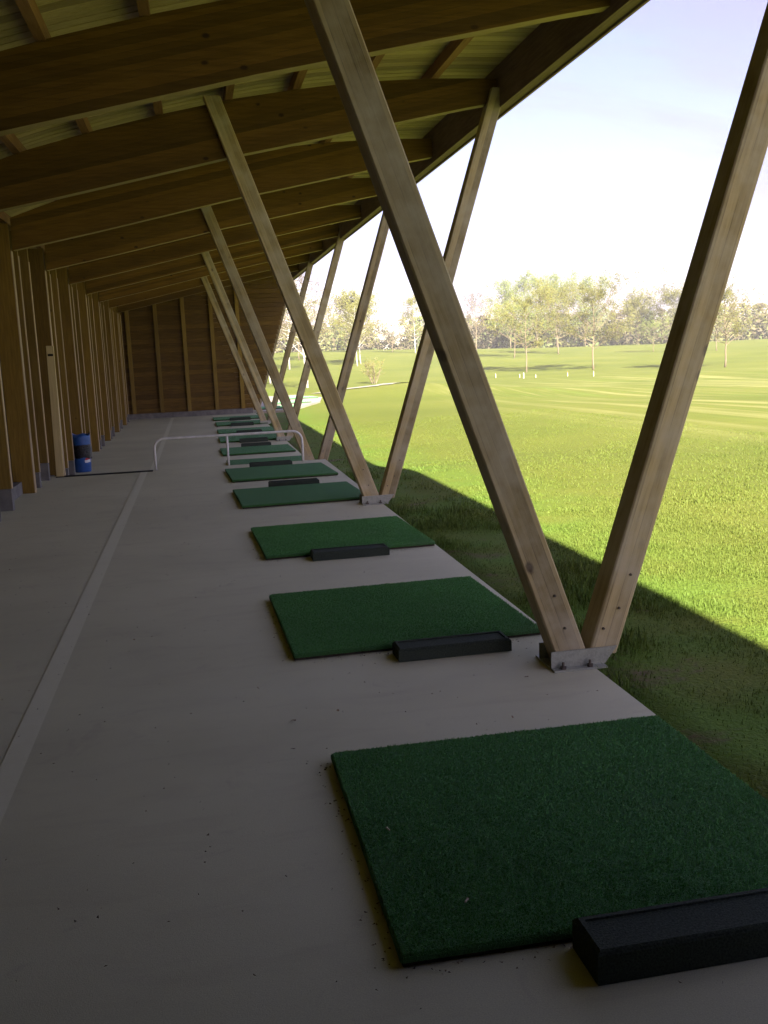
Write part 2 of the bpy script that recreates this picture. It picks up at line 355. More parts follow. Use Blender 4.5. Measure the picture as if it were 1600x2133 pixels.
# sunlit tee pad beyond the end wall
b = MB(); pp = [(1.95,32.75),(2.9,32.75),(4.5,37.5),(5.15,42.0),(4.7,44.5),(1.95,44.5)]
b.add([(x,y,-.5) for x,y in pp]+[(x,y,-.235) for x,y in pp], [tuple(range(6,12))]+[(i,(i+1)%6,6+(i+1)%6,6+i) for i in range(6)])
tag(b.build('tee_pavement', M['kerb2']), kind='structure')
b = MB()
path = [(5.15,43.5),(6.4,44.6),(8.0,43.6),(10.2,47.5),(13.5,58.0)]
for (x0,y0),(x1,y1) in zip(path, path[1:]):
    d = Vector((x1-x0,y1-y0)).normalized(); nx_, ny_ = -d.y*.45, d.x*.45
    n = 8
    for k in range(n):
        t0, t1 = k/n, (k+1)/n
        q = []
        for t, s in ((t0,-1),(t1,-1),(t1,1),(t0,1)):
            x = x0+(x1-x0)*t+nx_*s; y = y0+(y1-y0)*t+ny_*s; q.append((x,y,terrain(x,y)+.03))
        b.add(q, [(3,2,1,0)])
tag(b.build('gravel_path', M['kerb2']), kind='structure')

# ------------------------------------------------------------------ the shelter
shelter = tag(empty('driving_range_shelter', (0, YE, STEP)),
    'long open-sided timber shelter with curved rafters and slanted V-shaped supports over the concrete bays', 'shelter')
shelter.location = (0, 0, 0)
TOPX = [-2.7,-2.3,-2.0,-1.443,-.788,-.125,.53,1.1,1.494,1.912,2.465,3.02,3.35]
TOPZ = [3.02,3.19,3.30,3.495,3.672,3.826,3.957,4.040,4.085,4.122,4.146,4.150,4.146]
LOWX = [-2.03,-1.164,-.19,.56,1.04,1.68,2.13,2.88,3.14]
LOWZ = [2.915,3.085,3.292,3.452,3.540,3.662,3.746,3.888,3.930]
top = lambda x: float(np.interp(x, TOPX, TOPZ))
low = lambda x: float(np.interp(x, LOWX, LOWZ))
D = 5.558; RS = D/2
rx = sorted(set([-2.03+i*(5.16/16) for i in range(17)]))
# rafters: one shared mesh
b = MB(); n = len(rx); wR = .13
v = [(x, yy, zf(x)) for yy in (0, wR) for zf in (low, top) for x in rx]
f = []
for i in range(n-1):
    f += [(i, i+1, n+i+1, n+i), (2*n+i+1, 2*n+i, 3*n+i, 3*n+i+1), (i+1, i, 2*n+i, 2*n+i+1), (n+i, n+i+1, 3*n+i+1, 3*n+i)]
f += [(0, n, 3*n, 2*n), (n-1, 2*n+n-1, 3*n+n-1, 2*n-1)]
b.add(v, f)
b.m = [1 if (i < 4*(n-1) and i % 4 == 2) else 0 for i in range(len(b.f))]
rme = b.mesh('rafter', [M['rafter'], M['rafter_lit_edge']])
YR = 4.47
kr = [k for k in range(-7, 10)]
for k in kr: link('rafter', rme, shelter, (0, YR+k*RS, 0))
link('rafter', rme, shelter, (0, YE+.10, 0))
# purlins
PH = .115; RY0, RY1 = Y0-.3, YE+.55
for x in (-2.13,-1.475,-.845,-.165,.49,1.14,1.80,2.50):
    b = MB(); z0 = top(x)
    b.box((x-.036, RY0, z0+.001), (x+.036, RY1, z0+PH)); b.build('purlin', M['purlin'], shelter)
# roof boards, running across, one shared mesh
bx = [-2.7+i*(6.03/12) for i in range(13)]
def board_mesh(y0, y1, b=None, dz=0):
    b = b or MB(); n = len(bx); t = .022
    v = [(x, y, top(x)+PH+.003+dz+z) for y, z in ((y0, .007), (y0+.006, 0), (y1-.006, 0), (y1, .007), (y1, t), (y0, t)) for x in bx]
    f = []
    for q in range(6):
        q2 = (q+1) % 6
        f += [(q*n+i, q*n+i+1, q2*n+i+1, q2*n+i) for i in range(n-1)]
    b.add(v, f); return b
PB = .125
bme = board_mesh(0, PB-.010).mesh('roof_board', [M['board']])
random.seed(4)
y = 1.0
while y < RY1-.02:
    link('roof_board', bme, shelter, (0, y, random.uniform(-.0015, .0015))); y += PB
b = MB(); y = 1.0-PB
while y > RY0-.1: board_mesh(y, y+PB-.005, b); y -= PB
tag(b.build('roof_boards_overhead', M['board'], shelter), kind='stuff')
# metal roof covering
b = MB(); n = len(bx)
v = [(x+(.02 if i == n-1 else 0), yy, top(x)+PH+.03+dz) for yy in (RY0-.1, RY1+.1) for dz in (0, .03) for i, x in enumerate(bx)]
f = []
for i in range(n-1):
    f += [(i, i+1, n+i+1, n+i)[::-1], (i, i+1, 2*n+i+1, 2*n+i), (n+i, 2*n+n+i, 3*n+i+1, n+i+1), (2*n+i, 2*n+i+1, 3*n+i+1, 3*n+i)]
f += [(n-1, 2*n-1, 4*n-1, 3*n-1), (0, 2*n, 3*n, n)]
b.add(v, f); b.build('roof_covering', M['sheet'], shelter)
# eave beam and drip edge
b = MB(); b.box((3.135, RY0, 3.862), (3.235, RY1, top(3.2)+PH)); b.build('eave_beam', M['eave'], shelter)
b = MB(); b.box((3.238, RY0-.05, 3.845), (3.262, RY1+.05, top(3.2)+PH+.05)); b.build('fascia_board', M['eave'], shelter)
b = MB(); b.box((3.264, RY0-.05, 4.12), (3.285, RY1+.05, top(3.2)+PH+.075)); b.build('drip_edge', M['sheet'], shelter)

# slanted legs: built along local Z, turned into place
def leg_mesh(length, wx, wy, ang, c=.007):
    b = MB(); hx, hy = wx/2, wy/2
    sec = [(-hx+c,-hy),(hx-c,-hy),(hx,-hy+c),(hx,hy-c),(hx-c,hy),(-hx+c,hy),(-hx,hy-c),(-hx,-hy+c)]
    nz = 10
    # end cuts horizontal in the world: local z offset follows x
    tn = math.tan(ang)
    for k in range(nz+1):
        for x, y in sec: b.v.append((x, y, length*k/nz + x*tn*(1 if k in (0, nz) else 0)))
    for k in range(nz):
        for i in range(8):
            j = (i+1) % 8; b.f.append((k*8+i, k*8+j, k*8+8+j, k*8+8+i)); b.m.append(0)
    b.f += [tuple(range(7,-1,-1)), tuple(nz*8+i for i in range(8))]; b.m += [0, 0]
    return b
LEGY = 4.40; LD = .155
bolt_me = MB(); bolt_me.tube([(0,0,0),(0,-.010,0)], [.0065,.006], 6); bolt_me = bolt_me.mesh('bolt', [M['bolt']])
stud_me = MB(); stud_me.tube([(0,0,0),(0,0,.012)], .016, 6); stud_me.tube([(0,0,.012),(0,0,.032)], .007, 6); stud_me = stud_me.mesh('anchor_bolt', [M['bolt']])
def v_support(k):
    zb = 0 if k < 2 else STEP
    y = LEGY+k*D
    for side, xb, sl, wx, xtop, ztop in (('L', 1.674, -.345, .150, None, 3.97), ('R', 1.842, .325, .140, None, 4.05)):
        ang = math.atan(sl); z0 = zb+(.016 if side == 'L' else .05); xs_ = xb-sl*0 + sl*0.0
        ln = (ztop-z0)/math.cos(ang)
        o = leg_mesh(ln, wx, LD, ang).build('leg', M['leg'], shelter)
        # base point sits where the measured line meets the base height
        o.location = (xb+sl*(z0-.075)*(1 if zb == 0 else 0), y+LD/2, z0)
        if zb: o.location.x = xb+sl*(z0-zb-.075)
        o.rotation_euler = (0, ang, 0)
        for dx, dz in ((-.035, .075), (.012, .19), (.02, .36)):
            q = link('bolt', bolt_me, o, (dx, -LD/2, dz+ (.05 if side == 'R' else 0)))
        if zb:   # stretch the leg so that its head still meets the roof on the lower level
            pass
    b = MB(); t = .008
    b.box((1.568, y-.06, zb+.001), (1.835, y+LD+.06, zb+.010))
    for yy in (y-.012, y+LD+.003):
        b.add([(1.570,yy,zb+.010),(1.842,yy,zb+.010),(1.905,yy,zb+.090),(1.570,yy,zb+.088),
               (1.570,yy+t,zb+.010),(1.842,yy+t,zb+.010),(1.905,yy+t,zb+.090),(1.570,yy+t,zb+.088)],
              [(0,1,2,3),(7,6,5,4),(0,4,5,1),(1,5,6,2),(2,6,7,3),(3,7,4,0)])
    p = b.build('base_plate', M['galv'], shelter)
    for x in (1.62, 1.755): link('anchor_bolt', stud_me, p, (x, y-.037, zb+.010))
    # bracket thickness of the foot under the timber
for k in range(-3, 6): v_support(k)

# back wall: posts at the rafters, two studs per bay, cladding behind
def fz(y): return 0 if y < YS else STEP
for k in kr:
    y = YR+k*RS-.01; z0 = fz(y)
    b = MB(); b.box((-2.30, 0, z0), (-2.062, .13, top(-2.2)), .003); p = b.build('wall_post', M['post'], shelter, loc=(0, y, 0))
    b = MB(); b.box((-2.0615, .004, z0), (-2.053, .126, low(-2.03)-.003), .002); b.build('lit_edge', M['edge_lit'], p)  # thin pale strip paints the lit side of the post
    for dy, zft in ((.53, .20), (1.33, .24)):
        ys_ = y+dy
        if ys_ > YE-.2: continue
        z0 = fz(ys_)
        b = MB(); b.box((-2.30, 0, z0+zft), (-2.067, .075, top(-2.25)), .003); p = b.build('wall_stud', M['stud'], shelter, loc=(0, ys_, 0))
        b = MB(); b.box((-2.0665, .003, z0+zft), (-2.059, .072, low(-2.03)-.01), .002); b.build('lit_edge', M['edge_lit'], p)
        b = MB(); b.box((-2.32, ys_-.015, z0), (-2.064, ys_+.09, z0+zft-.002), .006); b.build('footing', M['kerb'], shelter)
WB = .142
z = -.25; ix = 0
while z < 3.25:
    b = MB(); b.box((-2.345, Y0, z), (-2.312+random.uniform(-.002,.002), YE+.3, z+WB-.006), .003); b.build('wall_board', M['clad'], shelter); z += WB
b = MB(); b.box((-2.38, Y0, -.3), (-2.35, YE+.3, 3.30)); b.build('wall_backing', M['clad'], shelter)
b = MB(); b.box((-2.30, Y0, 0), (-2.20, YS-.02, .15), .004); b.build('wall_kerb', M['kerb'], shelter)
b = MB(); b.box((-2.30, YS+.02, STEP), (-2.20, YE, STEP+.16), .004); b.build('wall_kerb', M['kerb'], shelter)

# end wall: studs and horizontal boards up to the slanted leg
ex0 = -2.30
def xr(z): return 1.842+.325*(z-STEP-.075)+.02
for x in (-2.02,-1.17,-.33,.53,1.34):
    b = MB(); ztop = min(low(max(x, -2.0))+.2, 3.9); b.box((x, YE-.10, STEP+.17), (x+.115, YE-.005, ztop), .004); b.build('end_wall_stud', M['stud'], shelter)
z = STEP+.17
while z < 4.0:
    z1 = z+WB-.006
    # where the board runs under the rafter
    xa = ex0
    while low(max(xa, -2.03))+.25 < z1 and xa < 3: xa += .05
    xb = min(xr(z), 3.1)
    if xb-xa > .2:
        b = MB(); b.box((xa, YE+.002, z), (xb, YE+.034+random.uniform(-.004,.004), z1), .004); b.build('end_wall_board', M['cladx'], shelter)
    z += WB
b = MB(); b.box((ex0, YE-.06, STEP), (1.70, YE+.06, STEP+.165), .005); b.build('end_wall_kerb', M['kerb'], shelter)
b = MB(); pts = [(ex0,STEP),(xr(STEP),STEP),(xr(3.85),3.85),(2.0,3.9),(ex0,3.2)]
b.add([(x,YE+.05,z) for x,z in pts]+[(x,YE+.075,z) for x,z in pts], [tuple(range(5)), tuple(range(9,4,-1))]+[(i,5+i,5+(i+1)%5,(i+1)%5) for i in range(5)])
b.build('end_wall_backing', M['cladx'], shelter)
# the other end of the shelter, behind the viewer
b = MB(); pts = [(ex0,-.3),(2.0,-.3),(3.1,3.85),(2.0,3.9),(ex0,3.2)]
b.add([(x,Y0-.03,z) for x,z in pts]+[(x,Y0-.005,z) for x,z in pts], [tuple(range(5)), tuple(range(9,4,-1))]+[(i,5+i,5+(i+1)%5,(i+1)%5) for i in range(5)])
b.build('end_wall_backing', M['cladx'], shelter)

# added room behind the viewer, unseen: partition and side wall shade the near floor
YP = -1.3
z = 0.0
while z < 3.9:
    z1 = z+WB-.006
    xa = ex0
    while low(max(xa, -2.03))+.25 < z1 and xa < 3: xa += .05
    b = MB(); b.box((xa, YP-.03, z), (3.1, YP+random.uniform(-.003,.003), z1), .003); b.build('added_partition_board', M['cladx'], shelter)
    if z1 < 3.86: b = MB(); b.box((XF+.01, Y0, z-.2), (XF+.045, 1.75, z1-.2), .003); b.build('added_side_board', M['clad'], shelter)
    z += WB
b = MB(); pts = [(ex0,-.1),(3.1,-.1),(3.1,3.93),(2.0,3.95),(ex0,3.2)]
b.add([(x,YP-.075,z) for x,z in pts]+[(x,YP-.05,z) for x,z in pts], [tuple(range(5)), tuple(range(9,4,-1))]+[(i,5+i,5+(i+1)%5,(i+1)%5) for i in range(5)])
b.build('added_partition_backing', M['cladx'], shelter)

# ------------------------------------------------------------------ golf mats and ball trays
MS = 1.345
b = MB(); b.box((0, 0, .013), (MS, MS, .034), .007); turf_me = b.mesh('turf', [M['turf']])
b = MB(); b.box((.006, .006, 0), (MS-.006, MS-.006, .013)); back_me = b.mesh('backing', [M['backing']])
b = MB()
def tray(b, w, d, h, t=.022, rec=.035):
    b.box((0, 0, 0), (w, d, h-rec), 0)
    for a0, a1 in (((0,0),(w,t)), ((0,d-t),(w,d)), ((0,t),(t,d-t)), ((w-t,t),(w,d-t))):
        b.box((*a0, h-rec), (*a1, h))
TW, TD = .59, .165
def ball_tray(x, y, z, h, label, rz=0, rec=.014):
    t = empty('ball_tray', (x, y, z), rz)
    tag(t, label, 'ball tray', 'ball trays beside the mats')
    b = MB(); b.box((.002, .002, 0), (TW-.002, TD-.002, h-rec), .003); b.build('tray_bottom', M['rubber'], t)
    b = MB(); q = .024; c = .011; zt = h; zb = 0
    o = [(0,0),(TW,0),(TW,TD),(0,TD)]; oi = [(c,c),(TW-c,c),(TW-c,TD-c),(c,TD-c)]; i_ = [(q,q),(TW-q,q),(TW-q,TD-q),(q,TD-q)]
    rings = [[(x_,y_,zb) for x_,y_ in o], [(x_,y_,zt-c) for x_,y_ in o], [(x_,y_,zt) for x_,y_ in oi], [(x_,y_,zt) for x_,y_ in i_], [(x_,y_,h-rec-.01) for x_,y_ in i_]]
    v = [p for r_ in rings for p in r_]; f = []
    for k in range(4):
        for a in range(4): f.append((k*4+a, k*4+(a+1)%4, k*4+4+(a+1)%4, k*4+4+a))
    b.add(v, f); b.build('tray_rim', M['rubber'], t)
    return t
mats = [ # x0, y0, z, turn, label
 (.400, 2.275, 0, .0, 'nearest green golf mat, filling the lower right corner of the concrete'),
 (.385, 4.93, 0, .022, 'second green golf mat, just behind the foot of the nearest V support'),
 (.42, 7.53, 0, .03, 'third green golf mat, in front of the second V support'),
 (.365, 10.24, 0, .035, 'fourth green golf mat, just behind the second V support'),
 (.345, 12.48, 0, .04, 'fifth green golf mat, last one on the upper floor before the white rail'),
 (.42, 16.05, STEP, .01, 'green golf mat half hidden by the floor edge under the white rail'),
 (.375, 18.46, STEP, .02, 'second green golf mat beyond the white rail, tray at its far edge'),
 (.40, 21.35, STEP, .01, 'third green golf mat beyond the white rail, cut by its top bar'),
 (.42, 23.75, STEP, .01, 'green golf mat seen just above the top bar of the white rail'),
 (.43, 26.60, STEP, .01, 'second farthest green golf mat, one short of the end wall'),
 (.40, 29.00, STEP, .01, 'farthest green golf mat, right under the boarded end wall'),
 (2.0, 33.6, -.232, .1, 'sunlit green mat on the outdoor pavement closest to the end wall'),
 (2.75, 36.6, -.232, .1, 'middle sunlit green mat on the outdoor pavement beyond the end wall'),
 (3.45, 40.2, -.232, .1, 'farthest sunlit green mat on the outdoor pavement beyond the end wall'),
]
rng0 = np.random.default_rng(9)
def scatter(name, P, w, h, lean, mat):
    n = len(P); a = rng0.random(n)*6.283; la = rng0.random(n)*6.283
    w = w*(.6+.8*rng0.random(n)); h = h*(.6+.8*rng0.random(n)); lean = lean*rng0.random(n)
    V = np.zeros((n, 3, 3)); cx, cy = np.cos(a)*w/2, np.sin(a)*w/2
    V[:,0] = P-np.c_[cx, cy, 0*cx]; V[:,1] = P+np.c_[cx, cy, 0*cx]; V[:,2] = P+np.c_[np.cos(la)*lean, np.sin(la)*lean, h]
    me = bpy.data.meshes.new(name); me.vertices.add(3*n); me.vertices.foreach_set('co', V.reshape(-1))
    me.loops.add(3*n); me.loops.foreach_set('vertex_index', np.arange(3*n, dtype=np.int32))
    me.polygons.add(n); me.polygons.foreach_set('loop_start', np.arange(n, dtype=np.int32)*3); me.polygons.foreach_set('loop_total', np.full(n, 3, np.int32))
    me.update(calc_edges=True); me.validate(); me.materials.append(mat); return me
npile = 80000
pile_me = scatter('pile', np.c_[rng0.random(npile)*(MS-.008)+.004, rng0.random(npile)*(MS-.008)+.004, np.full(npile, .0335)], .0035, .006, .006, M['pile'])
ng = 1500
gx = rng0.random(ng)*3.6-1.9; gy = 2+rng0.random(ng)**1.4*12
for i in range(ng):      # more of it gathers along the mat edges
    if rng0.random() < .55:
        k = rng0.integers(0, 5); x0, y0 = ((.40,2.275),(.385,4.93),(.42,7.53),(.365,10.24),(.345,12.48))[k]
        if rng0.random() < .5: gx[i] = x0-abs(rng0.normal(0, .035)); gy[i] = y0+rng0.random()*MS
        else: gx[i] = x0+rng0.random()*MS; gy[i] = y0-abs(rng0.normal(0, .035))
ok = np.array([not any(x0 < a < x0+MS and y0 < c < y0+MS for x0, y0 in ((.40,2.275),(.385,4.93),(.42,7.53),(.365,10.24),(.345,12.48))) for a, c in zip(gx, gy)]) & (gx < 1.76) & (gy < 14.3)
grit_me = scatter('grit', np.c_[gx[ok], gy[ok], np.full(ok.sum(), .0025)], .009, .0035, .010, M['grit'])
tag(link('grit', grit_me), 'scattered crumbs of dirt and dry grass on the concrete', 'debris', kind='stuff')
for x, y, z, rz, lab in mats:
    t = tag(empty('golf_mat', (x, y, z+.003), rz), lab, 'golf mat', 'green golf mats')
    link('backing', back_me, t); link('turf', turf_me, t)
    if y < 8: tag(link('pile', pile_me, t), kind='stuff')
trays = [
 (.852, 2.09, 0, .088, 'black rubber ball tray at the near edge of the nearest mat, bottom right'),
 (.895, 4.735, 0, .066, 'black ball tray at the near edge of the second mat'),
 (.765, 7.36, 0, .064, 'black ball tray at the near edge of the third mat'),
 (.75, 11.66, 0, .075, 'black ball tray behind the fourth mat'),
 (.645, 13.92, 0, .075, 'black ball tray behind the fifth mat, below the white rail'),
 (.78, 19.93, STEP, .08, 'black ball tray behind the second mat beyond the rail'),
 (.80, 21.15, STEP, .08, 'black ball tray just below the top bar of the white rail'),
 (.835, 23.56, STEP, .08, 'black ball tray just above the top bar of the white rail'),
 (.80, 26.40, STEP, .08, 'black ball tray at the near edge of the second farthest mat'),
 (.85, 28.80, STEP, .08, 'black ball tray farthest away, near the end wall'),
]
for x, y, z, h, lab in trays: ball_tray(x, y, z+.002, h, lab, .012, .006 if y < 9 else .045)

# ------------------------------------------------------------------ white hoop rail at the step
rail = tag(empty('guard_rail', (.39, YS-.05, 0)), 'low white tubular hoop rail standing along the edge of the floor step', 'rail')
xl, xr_, hz, rad = -1.05, 1.06, .445, .14
pts = [(xl,0,.002),(xl,0,hz-rad)]+[(xl+rad-rad*math.cos(a), 0, hz-rad+rad*math.sin(a)) for a in [math.pi/2*i/6 for i in range(1,7)]]
pts += [(xr_-rad+rad*math.sin(a), 0, hz-rad+rad*math.cos(a)) for a in [math.pi/2*i/6 for i in range(0,7)]]+[(xr_,0,.002)]
b = MB(); b.tube(pts, .0175, 10); b.build('hoop', M['white'], rail, smooth=True)
b = MB(); b.tube([(-.02,0,.002),(-.02,0,hz-.012)], .0165, 10); b.build('middle_post', M['white'], rail, smooth=True)

# ------------------------------------------------------------------ blue bin
bz = STEP; bc = (-1.985, 17.35)
binr = tag(empty('waste_bin', (bc[0], bc[1], bz+.002)), 'round blue waste bin with a black bag folded over, standing by the back wall', 'bin')
ang0 = math.atan2(-bc[1], -bc[0])          # towards the viewer
def ring(rad, z, n=28, wav=0, ph=0): return [(rad*math.cos(2*math.pi*i/n), rad*math.sin(2*math.pi*i/n), z+wav*math.sin(5*math.pi*2*i/n+ph)+wav*.7*math.sin(3*2*math.pi*i/n)) for i in range(n)]
def lathe(prof, n=28, wav=None):
    b = MB(); 
    for k, (rad, z) in enumerate(prof): b.v += ring(rad, z, n, (wav or {}).get(k, 0), .8)
    for k in range(len(prof)-1):
        for i in range(n): b.f.append((k*n+i, k*n+(i+1)%n, (k+1)*n+(i+1)%n, (k+1)*n+i)); b.m.append(0)
    return b
b = lathe([(.02,.0),(.135,.0),(.140,.012),(.148,.25),(.152,.44)]); b.build('drum', M['blue'], binr, smooth=True)
b = lathe([(.157,.235),(.162,.25),(.160,.31),(.168,.36),(.162,.42),(.168,.452),(.155,.46)], wav={0:.012,1:.01}); b.build('bag', M['bag'], binr, smooth=True)
b = lathe([(.160,.448),(.163,.50),(.161,.575),(.158,.628),(.150,.620),(.150,.50)], wav={3:.014,4:.014}); b.build('liner_top', M['blue'], binr, smooth=True)
def patch(rad, th0, zc, R0, zlo, zhi, name, mat, n=14):
    b = MB(); zs = [max(-1, zlo)+(min(1, zhi)-max(-1, zlo))*i/n for i in range(n+1)]
    for q in zs:
        w = math.sqrt(max(0, 1-q*q))
        for k in range(7):
            t = -w+2*w*k/6; wave = .10*math.sin(t*3)*(1 if -1 < q < 1 else 0)
            th = th0+t*R0/rad; b.v.append((rad*math.cos(th), rad*math.sin(th), zc+(q+wave*(1-abs(q)))*R0))
    for i in range(n):
        for k in range(6): b.f.append((i*7+k, i*7+k+1, (i+1)*7+k+1, (i+1)*7+k)); b.m.append(0)
    return b.build(name, mat, binr)
th = ang0+R(40)
patch(.1495, th, .185, .062, -.42, .30, 'emblem_band', M['ewhite'])
patch(.1500, th, .185, .062, .30, 1, 'emblem_cap', M['ered'])
patch(.1485, th, .185, .062, -1, -.42, 'emblem_base', M['eblue'])

# pale plank leaning on the back wall
pl = tag(empty('plank', (-1.96, YS-.16, 0.01)), 'pale new wooden plank standing upright against the back wall near the bin', 'plank')
b = MB(); b.box((-.055, 0, 0), (.045, .03, 1.80), .003); b.build('board', M['pale_plank'], pl)
b = MB(); b.box((-.04, -.004, 1.66), (.03, -.0005, 1.69)); b.build('hinge', M['black'], pl)
pl.rotation_euler = (R(-.5), R(.8), 0)

# small things lying about
def tee(x, y, z, rz, label):
    b = MB(); b.tube([(0,0,.003),(.014,0,.003),(.018,0,.003)], [.0025,.0025,.0045], 8)
    o = b.build('golf_tee', M['tee'], loc=(x, y, z)); o.rotation_euler.z = rz; tag(o, label, 'golf tee')
tee(.622, 2.47, .038, .9, 'small pale golf tee lying near the front left of the nearest mat')
tee(.50, 2.935, .038, 1.9, 'tiny pale golf tee lying by the left edge of the nearest mat')
random.seed(11)
def dleaf(x, y, s, lab):
    b = MB(); n = 7
    v = [(0,0,.006)]+[(s*(.55+.45*random.random())*math.cos(2*math.pi*i/n), s*.6*(.5+.5*random.random())*math.sin(2*math.pi*i/n), .002+.008*random.random()) for i in range(n)]
    b.add(v, [(0,1+i,1+(i+1)%n) for i in range(n)])
    o = b.build('dead_leaf', M['dryleaf'], loc=(x, y, .002)); o.rotation_euler.z = random.uniform(0, 6); tag(o, lab, 'leaf', 'dead leaves on the concrete')
for x, y, s, lab in ((.30,4.08,.016,'curled brown leaf on open concrete left of the nearest mat\'s far corner'),(.27,3.77,.014,'small brown leaf on concrete nearest the left side of the first mat'),
    (1.20,3.84,.013,'dark leaf scrap on concrete just beyond the nearest mat'),(.50,4.14,.012,'tiny dark leaf between the first and second mats'),
    (.18,4.55,.012,'tiny leaf scrap on concrete left of the second mat\'s tray'),(-.45,5.6,.012,'lone dark leaf scrap beside the faded floor line'),
    (1.42,4.32,.015,'brown leaf on concrete just left of the galvanised base plate'),(.12,9.2,.014,'leaf scrap on concrete left of the third mat')):
    dleaf(x, y, s, lab)

# ------------------------------------------------------------------ grass blades near the slab (uncountable)
rng = np.random.default_rng(5)
def blades(name, n, x0, x1, y0, y1, hmin, hmax, wd, bias=1.0, fade=False, thin=False):
    x = x0+(x1-x0)*rng.random(n)**bias; y = y0+(y1-y0)*rng.random(n)**(1.9 if fade else 1)
    # clumpy thinning
    k = (np.sin(x*5.1+np.sin(y*2.3)*2)+np.sin(y*6.7+x*3.1)+1.3*np.sin(x*2.2-y*1.7))/3.3
    keep = (k > .18) & (rng.random(n) < .8) if thin else rng.random(n) < np.clip(.66+.5*k+np.where(x < 2.5, -.25, .1), .10, 1)
    x, y, k = x[keep], y[keep], k[keep]; n = len(x)
    z = np.array([terrain(a, c) for a, c in zip(x, y)])
    h = (hmin+(hmax-hmin)*rng.random(n)**1.6)*(1+.5*k)
    a = rng.random(n)*6.283; lean = rng.random(n)*.9*h; la = rng.random(n)*6.283
    w = wd*(.6+.8*rng.random(n))
    V = np.zeros((n, 5, 3)); cx, cy = np.cos(a)*w/2, np.sin(a)*w/2
    mx_, my_ = x+np.cos(la)*lean*.35, y+np.sin(la)*lean*.35
    V[:,0] = np.c_[x-cx, y-cy, z-.01]; V[:,1] = np.c_[x+cx, y+cy, z-.01]
    V[:,2] = np.c_[mx_+cx*.8, my_+cy*.8, z+h*.6]; V[:,3] = np.c_[mx_-cx*.8, my_-cy*.8, z+h*.6]
    V[:,4] = np.c_[x+np.cos(la)*lean, y+np.sin(la)*lean, z+h]
    me = bpy.data.meshes.new(name); nv = n*5
    me.vertices.add(nv); me.vertices.foreach_set('co', V.reshape(-1))
    base = (np.arange(n)*5)[:,None]
    loops = np.concatenate([base+np.array([[0,1,2,3]]), base+np.array([[3,2,4]])], 1).reshape(-1)
    me.loops.add(len(loops)); me.loops.foreach_set('vertex_index', loops.astype(np.int32))
    me.polygons.add(2*n); st = np.zeros((n,2), np.int32); st[:,0] = np.arange(n)*7; st[:,1] = np.arange(n)*7+4
    me.polygons.foreach_set('loop_start', st.reshape(-1)); me.polygons.foreach_set('loop_total', np.tile(np.array([4,3], np.int32), n))
    me.update(calc_edges=True); me.validate(); me.materials.append(M['blade'])
    return me
def stuff(name, me, label): tag(link(name, me), label, 'grass', kind='stuff')
stuff('grass', blades('grass', 120000, 1.80, 4.4, 2.6, 9.0, .008, .030, .0038, 1.0), 'short green lawn grass beside the concrete edge')
stuff('grass', blades('grass', 16000, 1.80, 2.6, 2.8, 13.0, .035, .095, .005, 1.5, thin=True), 'longer green tufts growing along the concrete edge')
stuff('grass', blades('grass', 60000, 1.80, 9.5, 9.0, 26, .009, .028, .009, .9, fade=True), 'mown grass alongside the far bays')
stuff('grass', blades('grass', 60000, 4.4, 9.5, 5.0, 9.0, .007, .022, .006, 1.0), 'sunlit mown lawn of the driving range')

